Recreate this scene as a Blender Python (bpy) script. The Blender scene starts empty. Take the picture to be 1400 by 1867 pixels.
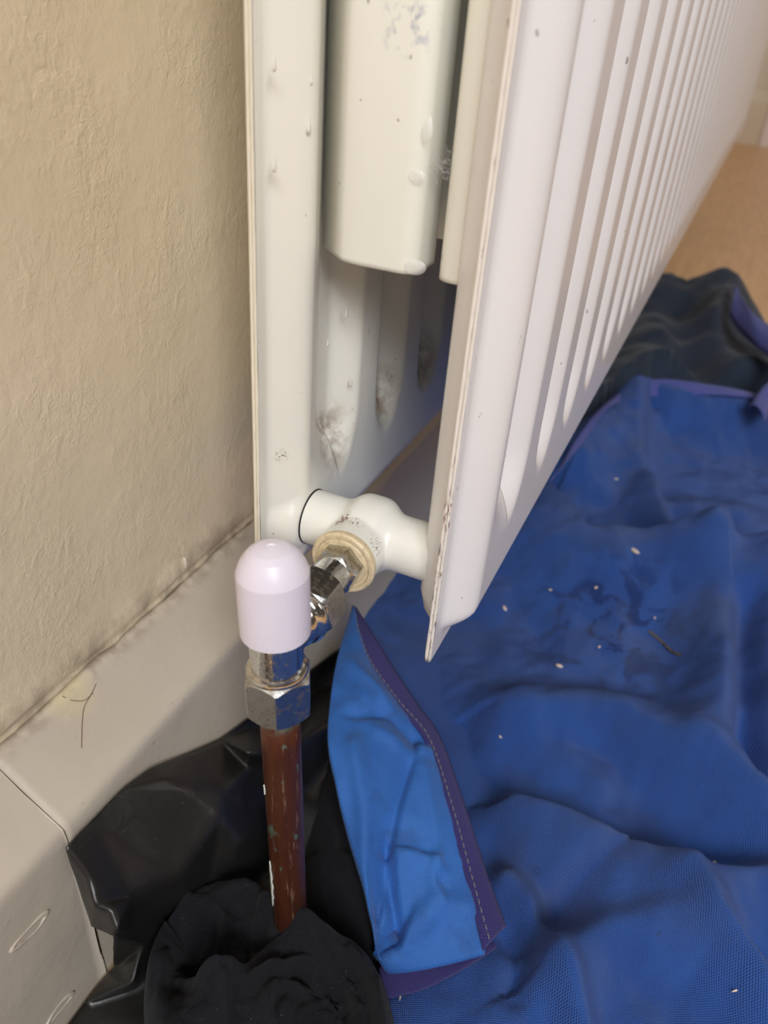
import bpy, bmesh, math, random
import numpy as np
from mathutils import Vector, Matrix, noise as mnoise

# ------------------------------------------------------------------ camera, world, lights, exposure
SC = bpy.context.scene
COL = SC.collection
CAM = np.array([0.200, 0.0, 0.380])
RIGHT = np.array([0.9118, 0.4046, 0.0706])
UP = np.array([-0.2737, 0.4710, 0.8387])
FWD = np.array([-0.3060, 0.7839, -0.5399])
FPX = 1453.0

cd = bpy.data.cameras.new('camera')
cam = bpy.data.objects.new('camera', cd)
COL.objects.link(cam)
cam.matrix_world = Matrix(((RIGHT[0], UP[0], -FWD[0], CAM[0]),
                           (RIGHT[1], UP[1], -FWD[1], CAM[1]),
                           (RIGHT[2], UP[2], -FWD[2], CAM[2]),
                           (0, 0, 0, 1)))
cd.sensor_fit = 'VERTICAL'
cd.sensor_height = 36.0
cd.sensor_width = 27.0
cd.lens = FPX / 1867.0 * 36.0
cd.clip_start = 0.01
cd.dof.use_dof = True
cd.dof.focus_distance = 0.31
cd.dof.aperture_fstop = 11.0
SC.camera = cam

SC.view_settings.view_transform = 'Standard'
SC.view_settings.look = 'None'
SC.view_settings.exposure = 0.12
SC.view_settings.gamma = 1.0
SC.view_settings.use_curve_mapping = False
SC.cycles.use_denoising = True
SC.cycles.max_bounces = 10
SC.cycles.diffuse_bounces = 5

world = bpy.data.worlds.new('world')
SC.world = world
world.use_nodes = True
world.node_tree.nodes['Background'].inputs['Color'].default_value = (0.80, 0.88, 1.0, 1)
world.node_tree.nodes['Background'].inputs['Strength'].default_value = 0.6


def area(name, loc, target, sx, sy, power, color):
    ld = bpy.data.lights.new(name, 'AREA')
    ld.shape = 'RECTANGLE'
    ld.size, ld.size_y, ld.energy, ld.color = sx, sy, power, color
    o = bpy.data.objects.new(name, ld)
    COL.objects.link(o)
    o.location = loc
    d = Vector(target) - Vector(loc)
    o.rotation_euler = d.to_track_quat('-Z', 'Y').to_euler()
    return o


# daylight through the window behind the camera, and a fill lamp
area('window_light_behind', (1.15, -1.72, 1.70), (0.30, 0.2, 0.30), 1.2, 1.2, 80, (0.94, 0.965, 1.0))
area('fill_light_far_floor', (3.12, 2.30, 1.55), (0.9, 2.7, 0.0), 1.4, 1.3, 16, (1.0, 0.965, 0.93))  # fill lamp added to brighten the far floor and far wall


# ------------------------------------------------------------------ helpers
def ray(u, v):
    return RIGHT * (u - 700.0) - UP * (v - 933.5) + FWD * FPX


def at_z(u, v, z):
    r = ray(u, v)
    return CAM + r * ((z - CAM[2]) / r[2])


def at_x(u, v, x):
    r = ray(u, v)
    return CAM + r * ((x - CAM[0]) / r[0])


def at_y(u, v, y):
    r = ray(u, v)
    return CAM + r * ((y - CAM[1]) / r[1])


def at_plane(u, v, p0, n):
    r = ray(u, v)
    return CAM + r * (np.dot(p0 - CAM, n) / np.dot(r, n))


def sstep(x, a, b):
    t = np.clip((x - a) / (b - a), 0, 1)
    return t * t * (3 - 2 * t)


_rng = np.random.RandomState(7)
_LAT = _rng.rand(64, 64)


def vnoise(x, y):
    """smooth value noise on arrays"""
    xi, yi = np.floor(x).astype(int), np.floor(y).astype(int)
    fx, fy = x - xi, y - yi
    fx, fy = fx * fx * (3 - 2 * fx), fy * fy * (3 - 2 * fy)
    g = lambda i, j: _LAT[i % 64, j % 64]
    return ((g(xi, yi) * (1 - fx) + g(xi + 1, yi) * fx) * (1 - fy)
            + (g(xi, yi + 1) * (1 - fx) + g(xi + 1, yi + 1) * fx) * fy) * 2 - 1


def fbm(x, y, n=4):
    s, a = 0, 1.0
    for k in range(n):
        s = s + a * vnoise(x * 2 ** k + 17.3 * k, y * 2 ** k + 5.1 * k)
        a *= 0.5
    return s


def mesh_obj(name, verts, faces, mats, parent=None, smooth=True, midx=None):
    me = bpy.data.meshes.new(name)
    me.from_pydata([tuple(map(float, v)) for v in verts], [], [tuple(map(int, f)) for f in faces])
    if not isinstance(mats, (list, tuple)):
        mats = [mats]
    for m in mats:
        me.materials.append(m)
    if smooth:
        me.polygons.foreach_set('use_smooth', [True] * len(me.polygons))
    if midx is not None:
        me.polygons.foreach_set('material_index', midx)
    me.update()
    o = bpy.data.objects.new(name, me)
    COL.objects.link(o)
    if parent is not None:
        o.parent = parent
        o.matrix_parent_inverse = Matrix.Identity(4)
        o.matrix_basis = Matrix.Translation(-parent.location) if parent.type == 'EMPTY' and parent.rotation_euler[:] == (0, 0, 0) else o.matrix_basis
    return o


def bm_obj(name, bm, m, parent=None, smooth=True, angle=None):
    me = bpy.data.meshes.new(name)
    bmesh.ops.recalc_face_normals(bm, faces=bm.faces)
    bm.to_mesh(me)
    bm.free()
    for mm in (m if isinstance(m, (list, tuple)) else [m]):
        me.materials.append(mm)
    if smooth:
        me.polygons.foreach_set('use_smooth', [True] * len(me.polygons))
        if angle:
            me.set_sharp_from_angle(angle=math.radians(angle))
    o = bpy.data.objects.new(name, me)
    COL.objects.link(o)
    if parent is not None:
        o.parent = parent
    return o


def thing(name, label, cat, loc=(0, 0, 0), group=None):
    o = bpy.data.objects.new(name, None)
    o.empty_display_size = 0.02
    COL.objects.link(o)
    o.location = loc
    o['label'] = label
    o['category'] = cat
    if group:
        o['group'] = group
    return o


def tag(o, label, cat, group=None):
    o['label'] = label
    o['category'] = cat
    if group:
        o['group'] = group
    return o


def grid_faces(nr, nc, off=0):
    i = np.arange(nr - 1)[:, None] * nc + np.arange(nc - 1)[None, :]
    f = np.stack([i, i + 1, i + nc + 1, i + nc], -1).reshape(-1, 4) + off
    return f


def lathe(bm, prof, axis='Z', seg=48, origin=(0, 0, 0)):
    """revolve (r, h) profile about axis through origin"""
    rings = []
    for r, h in prof:
        ring = []
        for k in range(seg):
            a = 2 * math.pi * k / seg
            c, s = r * math.cos(a), r * math.sin(a)
            p = {'Z': (c, s, h), 'Y': (c, h, s), 'X': (h, c, s)}[axis]
            ring.append(bm.verts.new((p[0] + origin[0], p[1] + origin[1], p[2] + origin[2])))
        rings.append(ring)
    for a, b in zip(rings[:-1], rings[1:]):
        for k in range(seg):
            bm.faces.new((a[k], a[(k + 1) % seg], b[(k + 1) % seg], b[k]))
    bm.faces.new(rings[0])
    bm.faces.new(rings[-1])
    return rings


def box(bm, lo, hi):
    vs = [bm.verts.new((x, y, z)) for z in (lo[2], hi[2]) for y in (lo[1], hi[1]) for x in (lo[0], hi[0])]
    for f in ((0, 1, 3, 2), (4, 6, 7, 5), (0, 4, 5, 1), (2, 3, 7, 6), (0, 2, 6, 4), (1, 5, 7, 3)):
        bm.faces.new([vs[i] for i in f])


# ------------------------------------------------------------------ materials
def srgb(r, g, b):
    f = lambda c: (c / 255 / 12.92) if c / 255 <= 0.04045 else ((c / 255 + 0.055) / 1.055) ** 2.4
    return (f(r), f(g), f(b), 1)


class NT:
    def __init__(self, name, base=(0.8, 0.8, 0.8, 1), rough=0.5, metal=0.0, **kw):
        self.m = bpy.data.materials.new(name)
        self.m.use_nodes = True
        self.t = self.m.node_tree
        self.b = self.t.nodes['Principled BSDF']
        self.b.inputs['Base Color'].default_value = base
        self.b.inputs['Roughness'].default_value = rough
        self.b.inputs['Metallic'].default_value = metal
        for k, v in kw.items():
            self.b.inputs[k].default_value = v
        self.col = None
        self.base = base
        self.h = None
        tc = self.t.nodes.new('ShaderNodeTexCoord')
        self.obj = tc.outputs['Object']
        self.uv = tc.outputs['UV']

    def node(self, typ, ins=None, **attrs):
        n = self.t.nodes.new(typ)
        for k, v in attrs.items():
            setattr(n, k, v)
        for k, v in (ins or {}).items():
            if hasattr(v, 'is_output') or isinstance(v, bpy.types.NodeSocket):
                self.t.links.new(v, n.inputs[k])
            else:
                n.inputs[k].default_value = v
        return n

    def mapping(self, scale=(1, 1, 1), loc=(0, 0, 0), rot=(0, 0, 0), src=None):
        return self.node('ShaderNodeMapping', {'Vector': src or self.obj, 'Scale': scale, 'Location': loc, 'Rotation': rot}).outputs[0]

    def noise(self, scale, detail=3, rough=0.55, vec=None, dist=0.0):
        return self.node('ShaderNodeTexNoise', {'Vector': vec or self.obj, 'Scale': scale, 'Detail': detail, 'Roughness': rough, 'Distortion': dist}).outputs['Fac']

    def ramp(self, fac, a, b, lo=0.0, hi=1.0):
        return self.node('ShaderNodeMapRange', {'Value': fac, 'From Min': a, 'From Max': b, 'To Min': lo, 'To Max': hi}, clamp=True).outputs[0]

    def math(self, op, a, b=0.0, c=0.0):
        n = self.node('ShaderNodeMath', operation=op)
        for i, v in enumerate((a, b, c)):
            if isinstance(v, bpy.types.NodeSocket):
                self.t.links.new(v, n.inputs[i])
            else:
                n.inputs[i].default_value = v
        return n.outputs[0]

    def xyz(self, src=None):
        return self.node('ShaderNodeSeparateXYZ', {0: src or self.obj}).outputs

    def mix(self, fac, color):
        """lay color over the running base colour"""
        n = self.node('ShaderNodeMix', data_type='RGBA')
        if isinstance(fac, bpy.types.NodeSocket):
            self.t.links.new(fac, n.inputs[0])
        else:
            n.inputs[0].default_value = fac
        if self.col is None:
            n.inputs[6].default_value = self.base
        else:
            self.t.links.new(self.col, n.inputs[6])
        if isinstance(color, bpy.types.NodeSocket):
            self.t.links.new(color, n.inputs[7])
        else:
            n.inputs[7].default_value = color
        self.col = n.outputs[2]
        self.t.links.new(self.col, self.b.inputs['Base Color'])
        return self

    def rough(self, fac, lo, hi):
        self.t.links.new(self.ramp(fac, 0, 1, lo, hi), self.b.inputs['Roughness'])
        return self

    def bump(self, height, strength=0.3, dist=0.001):
        n = self.node('ShaderNodeBump', {'Height': height, 'Strength': strength, 'Distance': dist})
        if self.h is not None:
            self.t.links.new(self.h, n.inputs['Normal'])
        self.h = n.outputs[0]
        self.t.links.new(self.h, self.b.inputs['Normal'])
        return self

    def blob(self, p, r, soft=0.5):
        """1 inside a sphere of radius r round p, wobbly edge"""
        d = self.node('ShaderNodeVectorMath', {0: self.obj, 1: tuple(map(float, p))}, operation='DISTANCE').outputs['Value']
        return self.ramp(d, r, r * (1 - soft))


def m_wall():
    M = NT('painted_plaster', srgb(241, 225, 195), 0.5)
    M.mix(M.ramp(M.noise(9, 4), 0.35, 0.7, 0, 0.35), srgb(214, 197, 166))
    x, y, z = M.xyz()
    # grime band just above the skirting
    band = M.math('MULTIPLY', M.ramp(z, 0.158, 0.137), M.ramp(M.noise(60, 5), 0.42, 0.62))
    M.mix(M.math('MULTIPLY', band, 0.55), srgb(120, 104, 84))
    M.mix(M.math('MULTIPLY', M.ramp(M.noise(420, 2), 0.76, 0.80), 0.5), srgb(130, 112, 90))
    n1 = M.noise(430, 4, 0.6, dist=0.9)
    n2 = M.noise(150, 3, 0.5, vec=M.mapping((1, 1, 0.7)), dist=1.0)
    pt = M.ramp(M.noise(26, 3), 0.35, 0.65, 0.25, 1.0)
    M.bump(M.math('MULTIPLY', n2, pt), 0.32, 0.0018)
    M.bump(M.math('MULTIPLY', n1, pt), 0.50, 0.0009)
    return M.m


def m_skirting():
    M = NT('skirting_gloss_paint', srgb(206, 195, 178), 0.42)
    x, y, z = M.xyz()
    # grubby line at the top lip, patch of newer filler
    lip = M.math('MULTIPLY', M.ramp(z, 0.1300, 0.1345), M.ramp(M.noise(120, 4), 0.40, 0.6))
    M.mix(M.math('MULTIPLY', lip, 0.55), srgb(140, 122, 104))
    M.mix(M.math('MULTIPLY', M.blob(at_x(128, 1262, 0.005), 0.014, 0.6), 0.7), srgb(226, 212, 172))
    M.mix(M.math('MULTIPLY', M.ramp(M.noise(300, 2), 0.74, 0.78), 0.55), srgb(150, 136, 118))
    M.mix(M.math('MULTIPLY', M.ramp(M.noise(14, 4), 0.5, 0.75), 0.25), srgb(196, 182, 160))
    M.bump(M.noise(60, 3), 0.25, 0.002)
    M.bump(M.ramp(M.noise(480, 2), 0.66, 0.76), 0.25, 0.0003)
    return M.m


def m_paint(name, base, rust=None, rough=0.24, chips=0.0):
    M = NT(name, base, rough)
    M.mix(M.ramp(M.noise(16, 4), 0.4, 0.75, 0, 0.25), tuple(c * 0.9 for c in base[:3]) + (1,))
    M.mix(M.math('MULTIPLY', M.ramp(M.noise(420, 1, vec=M.mapping((1, 1, 0.6))), 0.775, 0.79), 0.6), srgb(120, 105, 92))
    M.bump(M.noise(45, 2, vec=M.mapping((1, 1, 0.35))), 0.10, 0.001)
    for p, r, colr, th in (rust or ()):
        w = M.math('MULTIPLY', M.ramp(M.math('ADD', M.math('MULTIPLY', M.blob(p, r, 0.95), 0.35), M.noise(1100, 4, 0.75)), th + 0.28, th + 0.32), M.ramp(M.blob(p, r, 0.9), 0.0, 0.15))
        M.mix(w, colr)
    return M


def m_fabric(name, c1, c2, thread, rot, wet=None, dirt=0.3, rough=0.75, weave=0.6, axes=(0, 1)):
    M = NT(name, c1, rough)
    M.b.inputs['Sheen Weight'].default_value = 0.12
    M.b.inputs['Specular IOR Level'].default_value = 0.3
    M.mix(M.ramp(M.noise(22, 4), 0.35, 0.7, 0, 0.8), c2)
    v = M.mapping(rot=(0, 0, rot), src=M.uv)
    s = M.xyz(v)
    k = 2 * math.pi / thread
    a = M.math('SINE', M.math('MULTIPLY', s[0], k))
    b = M.math('SINE', M.math('MULTIPLY', s[1], k))
    w = M.math('MULTIPLY', a, b)
    M.mix(M.math('MULTIPLY', M.ramp(w, -1, 1), 0.16), tuple(min(1, c * 2.2) for c in c1[:3]) + (1,))
    M.bump(w, weave, thread * 0.35)
    return M


M_WALL, M_SKIRT = m_wall(), m_skirting()
M_DARK = NT('gap_dark', srgb(58, 48, 40), 0.9).m
M_CEIL = NT('ceiling_white', srgb(205, 204, 202), 0.8).m
M_FARWALL = NT('far_wall_cream', srgb(222, 208, 186), 0.7).m
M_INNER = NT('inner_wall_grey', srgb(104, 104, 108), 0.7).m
M_WHITE = NT('white_gloss', srgb(238, 226, 222), 0.35).m


def m_floor():
    M = NT('oak_laminate', srgb(232, 190, 138), 0.38)
    M.mix(M.ramp(M.noise(7, 5, vec=M.mapping((12, 1.2, 1))), 0.3, 0.75), srgb(210, 166, 116))
    M.mix(M.math('MULTIPLY', M.ramp(M.noise(8, 2), 0.74, 0.80), 0.8), srgb(110, 78, 50))
    return M.m


M_FLOOR = m_floor()
CREAM = srgb(236, 233, 222)
COOL = srgb(238, 236, 236)
RUST = srgb(126, 84, 58)
DKRUST = srgb(88, 58, 44)

# ------------------------------------------------------------------ room shell
XR, YB, YF, ZC = 3.2, -1.8, 3.75, 2.4
YF = 3.75


def structure(o):
    o['kind'] = 'structure'
    return o


def wall_box(name, lo, hi, m):
    bm = bmesh.new()
    box(bm, lo, hi)
    return structure(bm_obj(name, bm, m, smooth=False))


# left wall, with a wavering bottom lip over the skirting
ys = np.concatenate([np.arange(YB, -0.05, 0.25), np.arange(-0.05, 0.6, 0.0015), np.arange(0.62, YF + 0.01, 0.2)])
crk = 0.0016 + 0.0009 * vnoise(ys * 17, ys * 0 + 9) + 0.0006 * vnoise(ys * 60, ys * 0 + 3) + 0.00025 * vnoise(ys * 240, ys * 0 + 5)
gap = 0.0006 + 0.0009 * np.clip(vnoise(ys * 38, ys * 0 + 31) + 0.6 * vnoise(ys * 210, ys * 0 + 2) + 0.45, 0.0, 1.3)
lips = 0.1352 + 0.0004 * vnoise(ys * 90, ys * 0 + 12)
rows = [(-0.004 + 0 * ys, ys, 0.125 + 0 * ys), (crk - gap * 0.5 - 0.0006, ys, 0.131 + 0 * ys), (crk - gap * 0.5, ys, lips - 0.0003), (crk * 0.75, ys, lips + 0.0006), (crk * 0.25, ys, lips + 0.0016)]
blg = 0.0022 * np.exp(-((ys - 0.2) / 0.5) ** 2)
for z in (0.139, 0.142, 0.147, 0.154, 0.165):
    t = (z - 0.137) / 0.03
    rows.append((blg * math.exp(-((z - 0.1425) / 0.004) ** 2) * (1 + 0.5 * vnoise(ys * 30, ys * 0 + z * 900)), ys, z + 0 * ys))
rows += [(0 * ys, ys, 0.3 + 0 * ys), (0 * ys, ys, ZC + 0 * ys)]
V = np.concatenate([np.stack(r, -1) for r in rows])
structure(mesh_obj('wall_left', V, grid_faces(len(rows), len(ys))[:, ::-1], M_WALL))

# skirting: two boards butted at y = 0.13
base = bpy.data.objects.new('baseboard_left', None)
COL.objects.link(base)
base['kind'] = 'structure'


def skirting(y0, y1, jag):
    yy = np.concatenate([[y0], ys[(ys > y0 + 0.001) & (ys < y1 - 0.001)], [y1]])
    ll = np.interp(yy, ys, lips)
    cc = np.interp(yy, ys, crk + gap * 0.5)
    prof = [(-0.004, 0.122), ('c', 0.131), ('c', None), (0.0032, 'lip'), (0.0056, 0.1331), (0.0064, 0.1312), (0.0295, 0.1121), (0.0310, 0.1103), (0.0318, 0.1080), (0.0320, 0.1040)]
    prof += [(0.032, z) for z in (0.095, 0.080, 0.065, 0.05, 0.035, 0.02, 0.0)]
    rows = []
    for i, (x, z) in enumerate(prof):
        zz = ll if z is None else (ll - 0.0011 if z == 'lip' else z + 0 * yy)
        xx = (cc + 0 * yy) if x == 'c' else x + 0 * yy
        if z not in (None, 'lip'):
            xx = xx + 0.0005 * vnoise(yy * 22, yy * 0 + z * 60)
        j = yy.copy()
        e = 0 if jag > 0 else -1
        zr = 0.136 if not isinstance(z, float) else z
        j[e] = j[e] + (0.004 - zr * 0.045) + 0.0006 * vnoise(np.array([zr * 190.0 + i * 0.7]), np.array([4.0]))[0] + (0.00035 if jag > 0 else -0.00035) * (1 + 0.6 * math.sin(i * 1.7))
        rows.append(np.stack([xx, j, zz], -1))
    # end cap going back into the board
    V = np.concatenate(rows)
    n = len(yy)
    F = list(grid_faces(len(rows), n))
    e = 0 if jag > 0 else n - 1
    off = len(V)
    cap = np.concatenate([r[e:e + 1] + np.array([[-0.008, 0, 0]]) for r in rows])
    V = np.concatenate([V, cap])
    for i in range(len(rows) - 1):
        F.append((i * n + e, (i + 1) * n + e, off + i + 1, off + i))
    return mesh_obj('board', V, F, M_SKIRT, base)


skirting(YB, 0.1306, -1)
skirting(0.1306, YF, 1)
# dark void behind the cracks
bm = bmesh.new()
box(bm, (-0.03, YB, 0.0), (-0.006, YF, 0.145))
box(bm, (-0.006, 0.06, 0.0), (0.0235, 0.20, 0.105))
bm_obj('backing', bm, M_DARK, base, smooth=False)

for u, v, a_, b_, rot in ((56, 1698, 0.0080, 0.0026, -0.15), (110, 1838, 0.0070, 0.0024, -0.1)):
    p = at_x(u, v, 0.0320)
    bm = bmesh.new()
    rings = []
    for k in range(28):
        t = 2 * math.pi * k / 28
        w = 1 + 0.12 * math.sin(3 * t + u)
        rr_ = 0.00045 + 0.00025 * math.sin(2 * t + 1)
        cy_, cz_ = a_ * w * math.cos(t), b_ * w * math.sin(t)
        cy_, cz_ = cy_ * math.cos(rot) - cz_ * math.sin(rot), cy_ * math.sin(rot) + cz_ * math.cos(rot)
        rings.append([bm.verts.new((rr_ * 1.0 * math.cos(q), cy_ + 2.2 * rr_ * math.sin(q) * math.cos(t), cz_ + 2.2 * rr_ * math.sin(q) * math.sin(t))) for q in np.linspace(0, 2 * math.pi, 9)[:-1]])
    for k in range(28):
        A_, B_ = rings[k], rings[(k + 1) % 28]
        for j in range(8):
            bm.faces.new((A_[j], A_[(j + 1) % 8], B_[(j + 1) % 8], B_[j]))
    o = bm_obj('paint_blister', bm, M_SKIRT, base)
    o.location = p

# floor: laminate planks running along the wall
floor = bpy.data.objects.new('floor', None)
COL.objects.link(floor)
floor['kind'] = 'structure'
bm = bmesh.new()
box(bm, (-0.05, YB, -0.03), (XR, YF, -0.012))
bm_obj('underlay', bm, M_DARK, floor, smooth=False)
pme = {}
rnd = random.Random(5)
PW = 0.19
ix = 0
y = YB
while y < YF:
    x = -rnd.random() * 1.0
    while x < XR:
        x0, x1 = max(x, -0.02), min(x + 1.28, XR)
        if x1 - x0 > 0.05:
            key = round(x1 - x0, 2)
            bm = bmesh.new()
            box(bm, (x0 + 0.0005, y + 0.0005, -0.012), (x1 - 0.0005, min(y + PW, YF) - 0.0005, 0))
            bm_obj('plank', bm, M_FLOOR, floor, smooth=False)
        x += 1.28
    y += PW
wall_box('ceiling', (-0.1, YB, ZC), (XR, YF, ZC + 0.1), M_CEIL)
wall_box('wall_far', (-0.1, YF, -0.03), (XR, YF + 0.1, ZC), M_FARWALL)
wall_box('wall_right', (XR, YB, -0.03), (XR + 0.1, YF, ZC), M_INNER)
wall_box('wall_behind', (-0.1, YB - 0.1, -0.03), (XR, YB, ZC), M_INNER)
bm = bmesh.new()
prof = [(0, 0), (-0.022, 0), (-0.022, 0.15), (-0.016, 0.172), (-0.008, 0.185), (0, 0.19)]
for a in (0.04, 0.262):
    pass
va = [bm.verts.new((0.033, YF + p[0], p[1])) for p in prof]
vb = [bm.verts.new((0.188, YF + p[0], p[1])) for p in prof]
for i in range(len(prof) - 1):
    bm.faces.new((va[i], va[i + 1], vb[i + 1], vb[i]))
bm.faces.new(va)
bm.faces.new(vb)
structure(bm_obj('baseboard_far', bm, M_FARWALL, smooth=False))
# white door in its casing on the far wall
door = bpy.data.objects.new('door_1', None)
COL.objects.link(door)
door['kind'] = 'structure'
bm = bmesh.new()
box(bm, (0.190, YF - 0.03, 0), (0.260, YF, 2.05))
box(bm, (1.08, YF - 0.03, 0), (1.15, YF, 2.05))
box(bm, (0.190, YF - 0.03, 2.05), (1.15, YF, 2.12))
bm_obj('casing', bm, M_WHITE, door, smooth=False)
bm = bmesh.new()
box(bm, (0.260, YF - 0.012, 0.005), (1.08, YF, 2.05))
bm_obj('door_leaf', bm, M_WHITE, door, smooth=False)

# ------------------------------------------------------------------ radiator
RY0, RL, RZ0, RH = 0.217, 2.02, 0.171, 0.60
XF, XBK = 0.138, 0.064          # mid planes of front and back panel
PITCH, CREST, S0 = 0.050, 0.0105, 0.0455
rad = thing('radiator', 'long white double panel radiator with vertical ribs fixed along the cream wall', 'radiator', (0.10, RY0, RZ0))


def rrect_edge(s, z, r):
    """distance inside from the rounded-rectangle outline"""
    dx = np.minimum(s, RL - s)
    dz = np.minimum(z, RH - z)
    qx, qz = r - dx, r - dz
    return np.where((qx > 0) & (qz > 0), r - np.hypot(np.maximum(qx, 0), np.maximum(qz, 0)), np.minimum(dx, dz))


def panel_h(s, z, boss=False):
    e = rrect_edge(s, z, 0.016)
    rise = np.sin(0.5 * math.pi * np.clip((e - 0.0060) / 0.0125, 0, 1)) ** 1.1
    ds = np.abs(((s - S0 + PITCH / 2) % PITCH) - PITCH / 2)
    ds = np.where((s < S0 - PITCH / 2) | (s > RL - 0.03), 1.0, ds)
    near = s < S0
    ds = np.where(near, ds * 0.56, ds)
    za, zb = 0.068, RH - 0.068
    dz = np.where(z < za, za - z, np.where(z > zb, z - zb, 0)) * 0.55
    dd_ = np.hypot(ds, dz)
    g = np.where(near, np.sin(0.5 * math.pi * np.clip((dd_ - 0.003) / 0.0135, 0, 1)), sstep(dd_, 0.004, 0.0165))
    h = CREST * rise * (0.10 + 0.90 * g)
    if boss:
        h = np.maximum(h, CREST * sstep(np.hypot(s - 0.0225, z - 0.032), 0.0185, 0.0130))
    return h


def panel(name, xm, front, back, mats):
    s = np.concatenate([np.arange(0, 0.40, 0.00125), np.arange(0.40, RL - 0.03, 0.00278), np.linspace(RL - 0.03, RL, 16)])
    z = np.concatenate([np.arange(0, 0.11, 0.0020), np.linspace(0.11, RH - 0.11, 8), np.linspace(RH - 0.10, RH, 14)])
    zc = np.concatenate([np.linspace(0, 0.11, 18), np.linspace(0.13, RH - 0.13, 3), np.linspace(RH - 0.11, RH, 12)])
    Vs, Fs, mi = [], [], []
    off = 0
    T = 0.0012
    for sign, fine in ((1, front), (-1, back)):
        ss = s if fine else np.concatenate([np.arange(0, 0.13, 0.0015), np.arange(0.13, RL, 0.0075), [RL]])
        zz = z if fine else zc
        S, Z = np.meshgrid(ss, zz)
        H = panel_h(S, Z, sign > 0 and xm < 0.1) + T
        wob = 0.0002 * vnoise(Z * 60, S * 0 + 2.0) * np.exp(-S / 0.006)
        X = xm + sign * H
        V = np.stack([X, RY0 + S + np.where(S < 1e-6, np.abs(wob) * 2, 0), RZ0 + Z], -1).reshape(-1, 3)
        F = grid_faces(len(zz), len(ss), off)
        Vs.append(V)
        Fs.append(F if sign > 0 else F[:, ::-1])
        mi += [0] * len(F)
        off += len(V)
    # welded rim: two sheet edges with a fine seam between them, all the way round
    zs = np.arange(0, RH + 1e-6, 0.002)
    path = [(0.0, t) for t in zs] + [(t, RH) for t in np.linspace(0, RL, 60)[1:]] + [(RL, t) for t in zs[::-1][1:]] + [(t, 0.0) for t in np.linspace(RL, 0, 200)[1:-1]]
    path = np.array(path)
    prof = [(-1.0, 0.0), (-0.93, 0.0004), (-0.2, 0.00045), (-0.06, 0.0), (0.0, -0.0006), (0.06, 0.0), (0.2, 0.00045), (0.93, 0.0004), (1.0, 0.0)]
    n = len(path)
    for px, out in prof:
        jit = 0.00018 * vnoise(path[:, 1] * 300 + px * 9, path[:, 0] * 300)
        cx = np.where(path[:, 0] < 1e-6, -1, np.where(path[:, 0] > RL - 1e-6, 1, 0))
        cz = np.where(path[:, 1] < 1e-6, -1, np.where(path[:, 1] > RH - 1e-6, 1, 0))
        edge = abs(px) < 0.99
        Vs.append(np.stack([xm + px * T + jit * edge, RY0 + path[:, 0] + cx * (out + (jit if edge else 0)), RZ0 + path[:, 1] + cz * out], -1))
    for i in range(len(prof) - 1):
        a = off + i * n + np.arange(n)
        b = off + i * n + (np.arange(n) + 1) % n
        Fs.append(np.stack([a, b, b + n, a + n], -1))
        mi += [1] * n
    return mesh_obj(name, np.concatenate(Vs), np.concatenate(Fs), mats, rad, midx=mi)


def groove_rust(xm, k, dz=0.0):
    return (xm, RY0 + S0 + PITCH * k, RZ0 + 0.055 + dz)


bk = m_paint('radiator_paint_back', CREAM, rough=0.30)
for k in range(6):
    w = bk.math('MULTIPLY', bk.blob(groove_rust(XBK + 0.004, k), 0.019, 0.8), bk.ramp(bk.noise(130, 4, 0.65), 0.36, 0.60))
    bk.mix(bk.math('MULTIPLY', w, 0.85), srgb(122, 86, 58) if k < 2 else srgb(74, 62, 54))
for (u, v), r in (((497, 780), 0.003), ((515, 835), 0.004), ((498, 735), 0.004)):
    w = bk.math('MULTIPLY', bk.blob(at_x(u, v, XBK + 0.006), r, 0.8), bk.ramp(bk.noise(1300, 3, 0.7), 0.55, 0.6))
    bk.mix(w, DKRUST)
fr = m_paint('radiator_paint_front', COOL, rough=0.26)


def m_rim(name, basec, dark):
    M = NT(name, basec, 0.35)
    x, y, z = M.xyz()
    nz = M.noise(1, 4, 0.7, vec=M.mapping((1500, 300, 110)))
    low = M.ramp(z, 0.34, 0.19, 0.62, 0.50) if dark else 0.68
    th = M.math('SUBTRACT', nz, low) if isinstance(low, bpy.types.NodeSocket) else M.math('SUBTRACT', nz, low)
    M.mix(M.ramp(th, 0.05, 0.09), srgb(86, 76, 70))
    if dark:
        w = M.math('MULTIPLY', M.blob(at_x(822, 925, XF), 0.010, 0.7), M.ramp(M.noise(1, 3, vec=M.mapping((1800, 300, 300))), 0.5, 0.58))
        M.mix(w, srgb(120, 62, 44))
    return M.m


RIMB, RIMF = m_rim('radiator_rim_back', srgb(236, 228, 208), False), m_rim('radiator_rim_front', srgb(240, 234, 226), True)
panel('back_panel', XBK, True, False, [bk.m, RIMB])
panel('front_panel', XF, True, False, [fr.m, RIMF])

M_CONV = m_paint('radiator_paint_fins', srgb(234, 233, 222), rough=0.30)
w = M_CONV.math('MULTIPLY', M_CONV.blob(at_y(745, 35, 0.236), 0.011, 0.7), M_CONV.ramp(M_CONV.noise(260, 4), 0.52, 0.66))
M_CONV.mix(M_CONV.math('MULTIPLY', w, 0.6), srgb(110, 122, 165))


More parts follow.
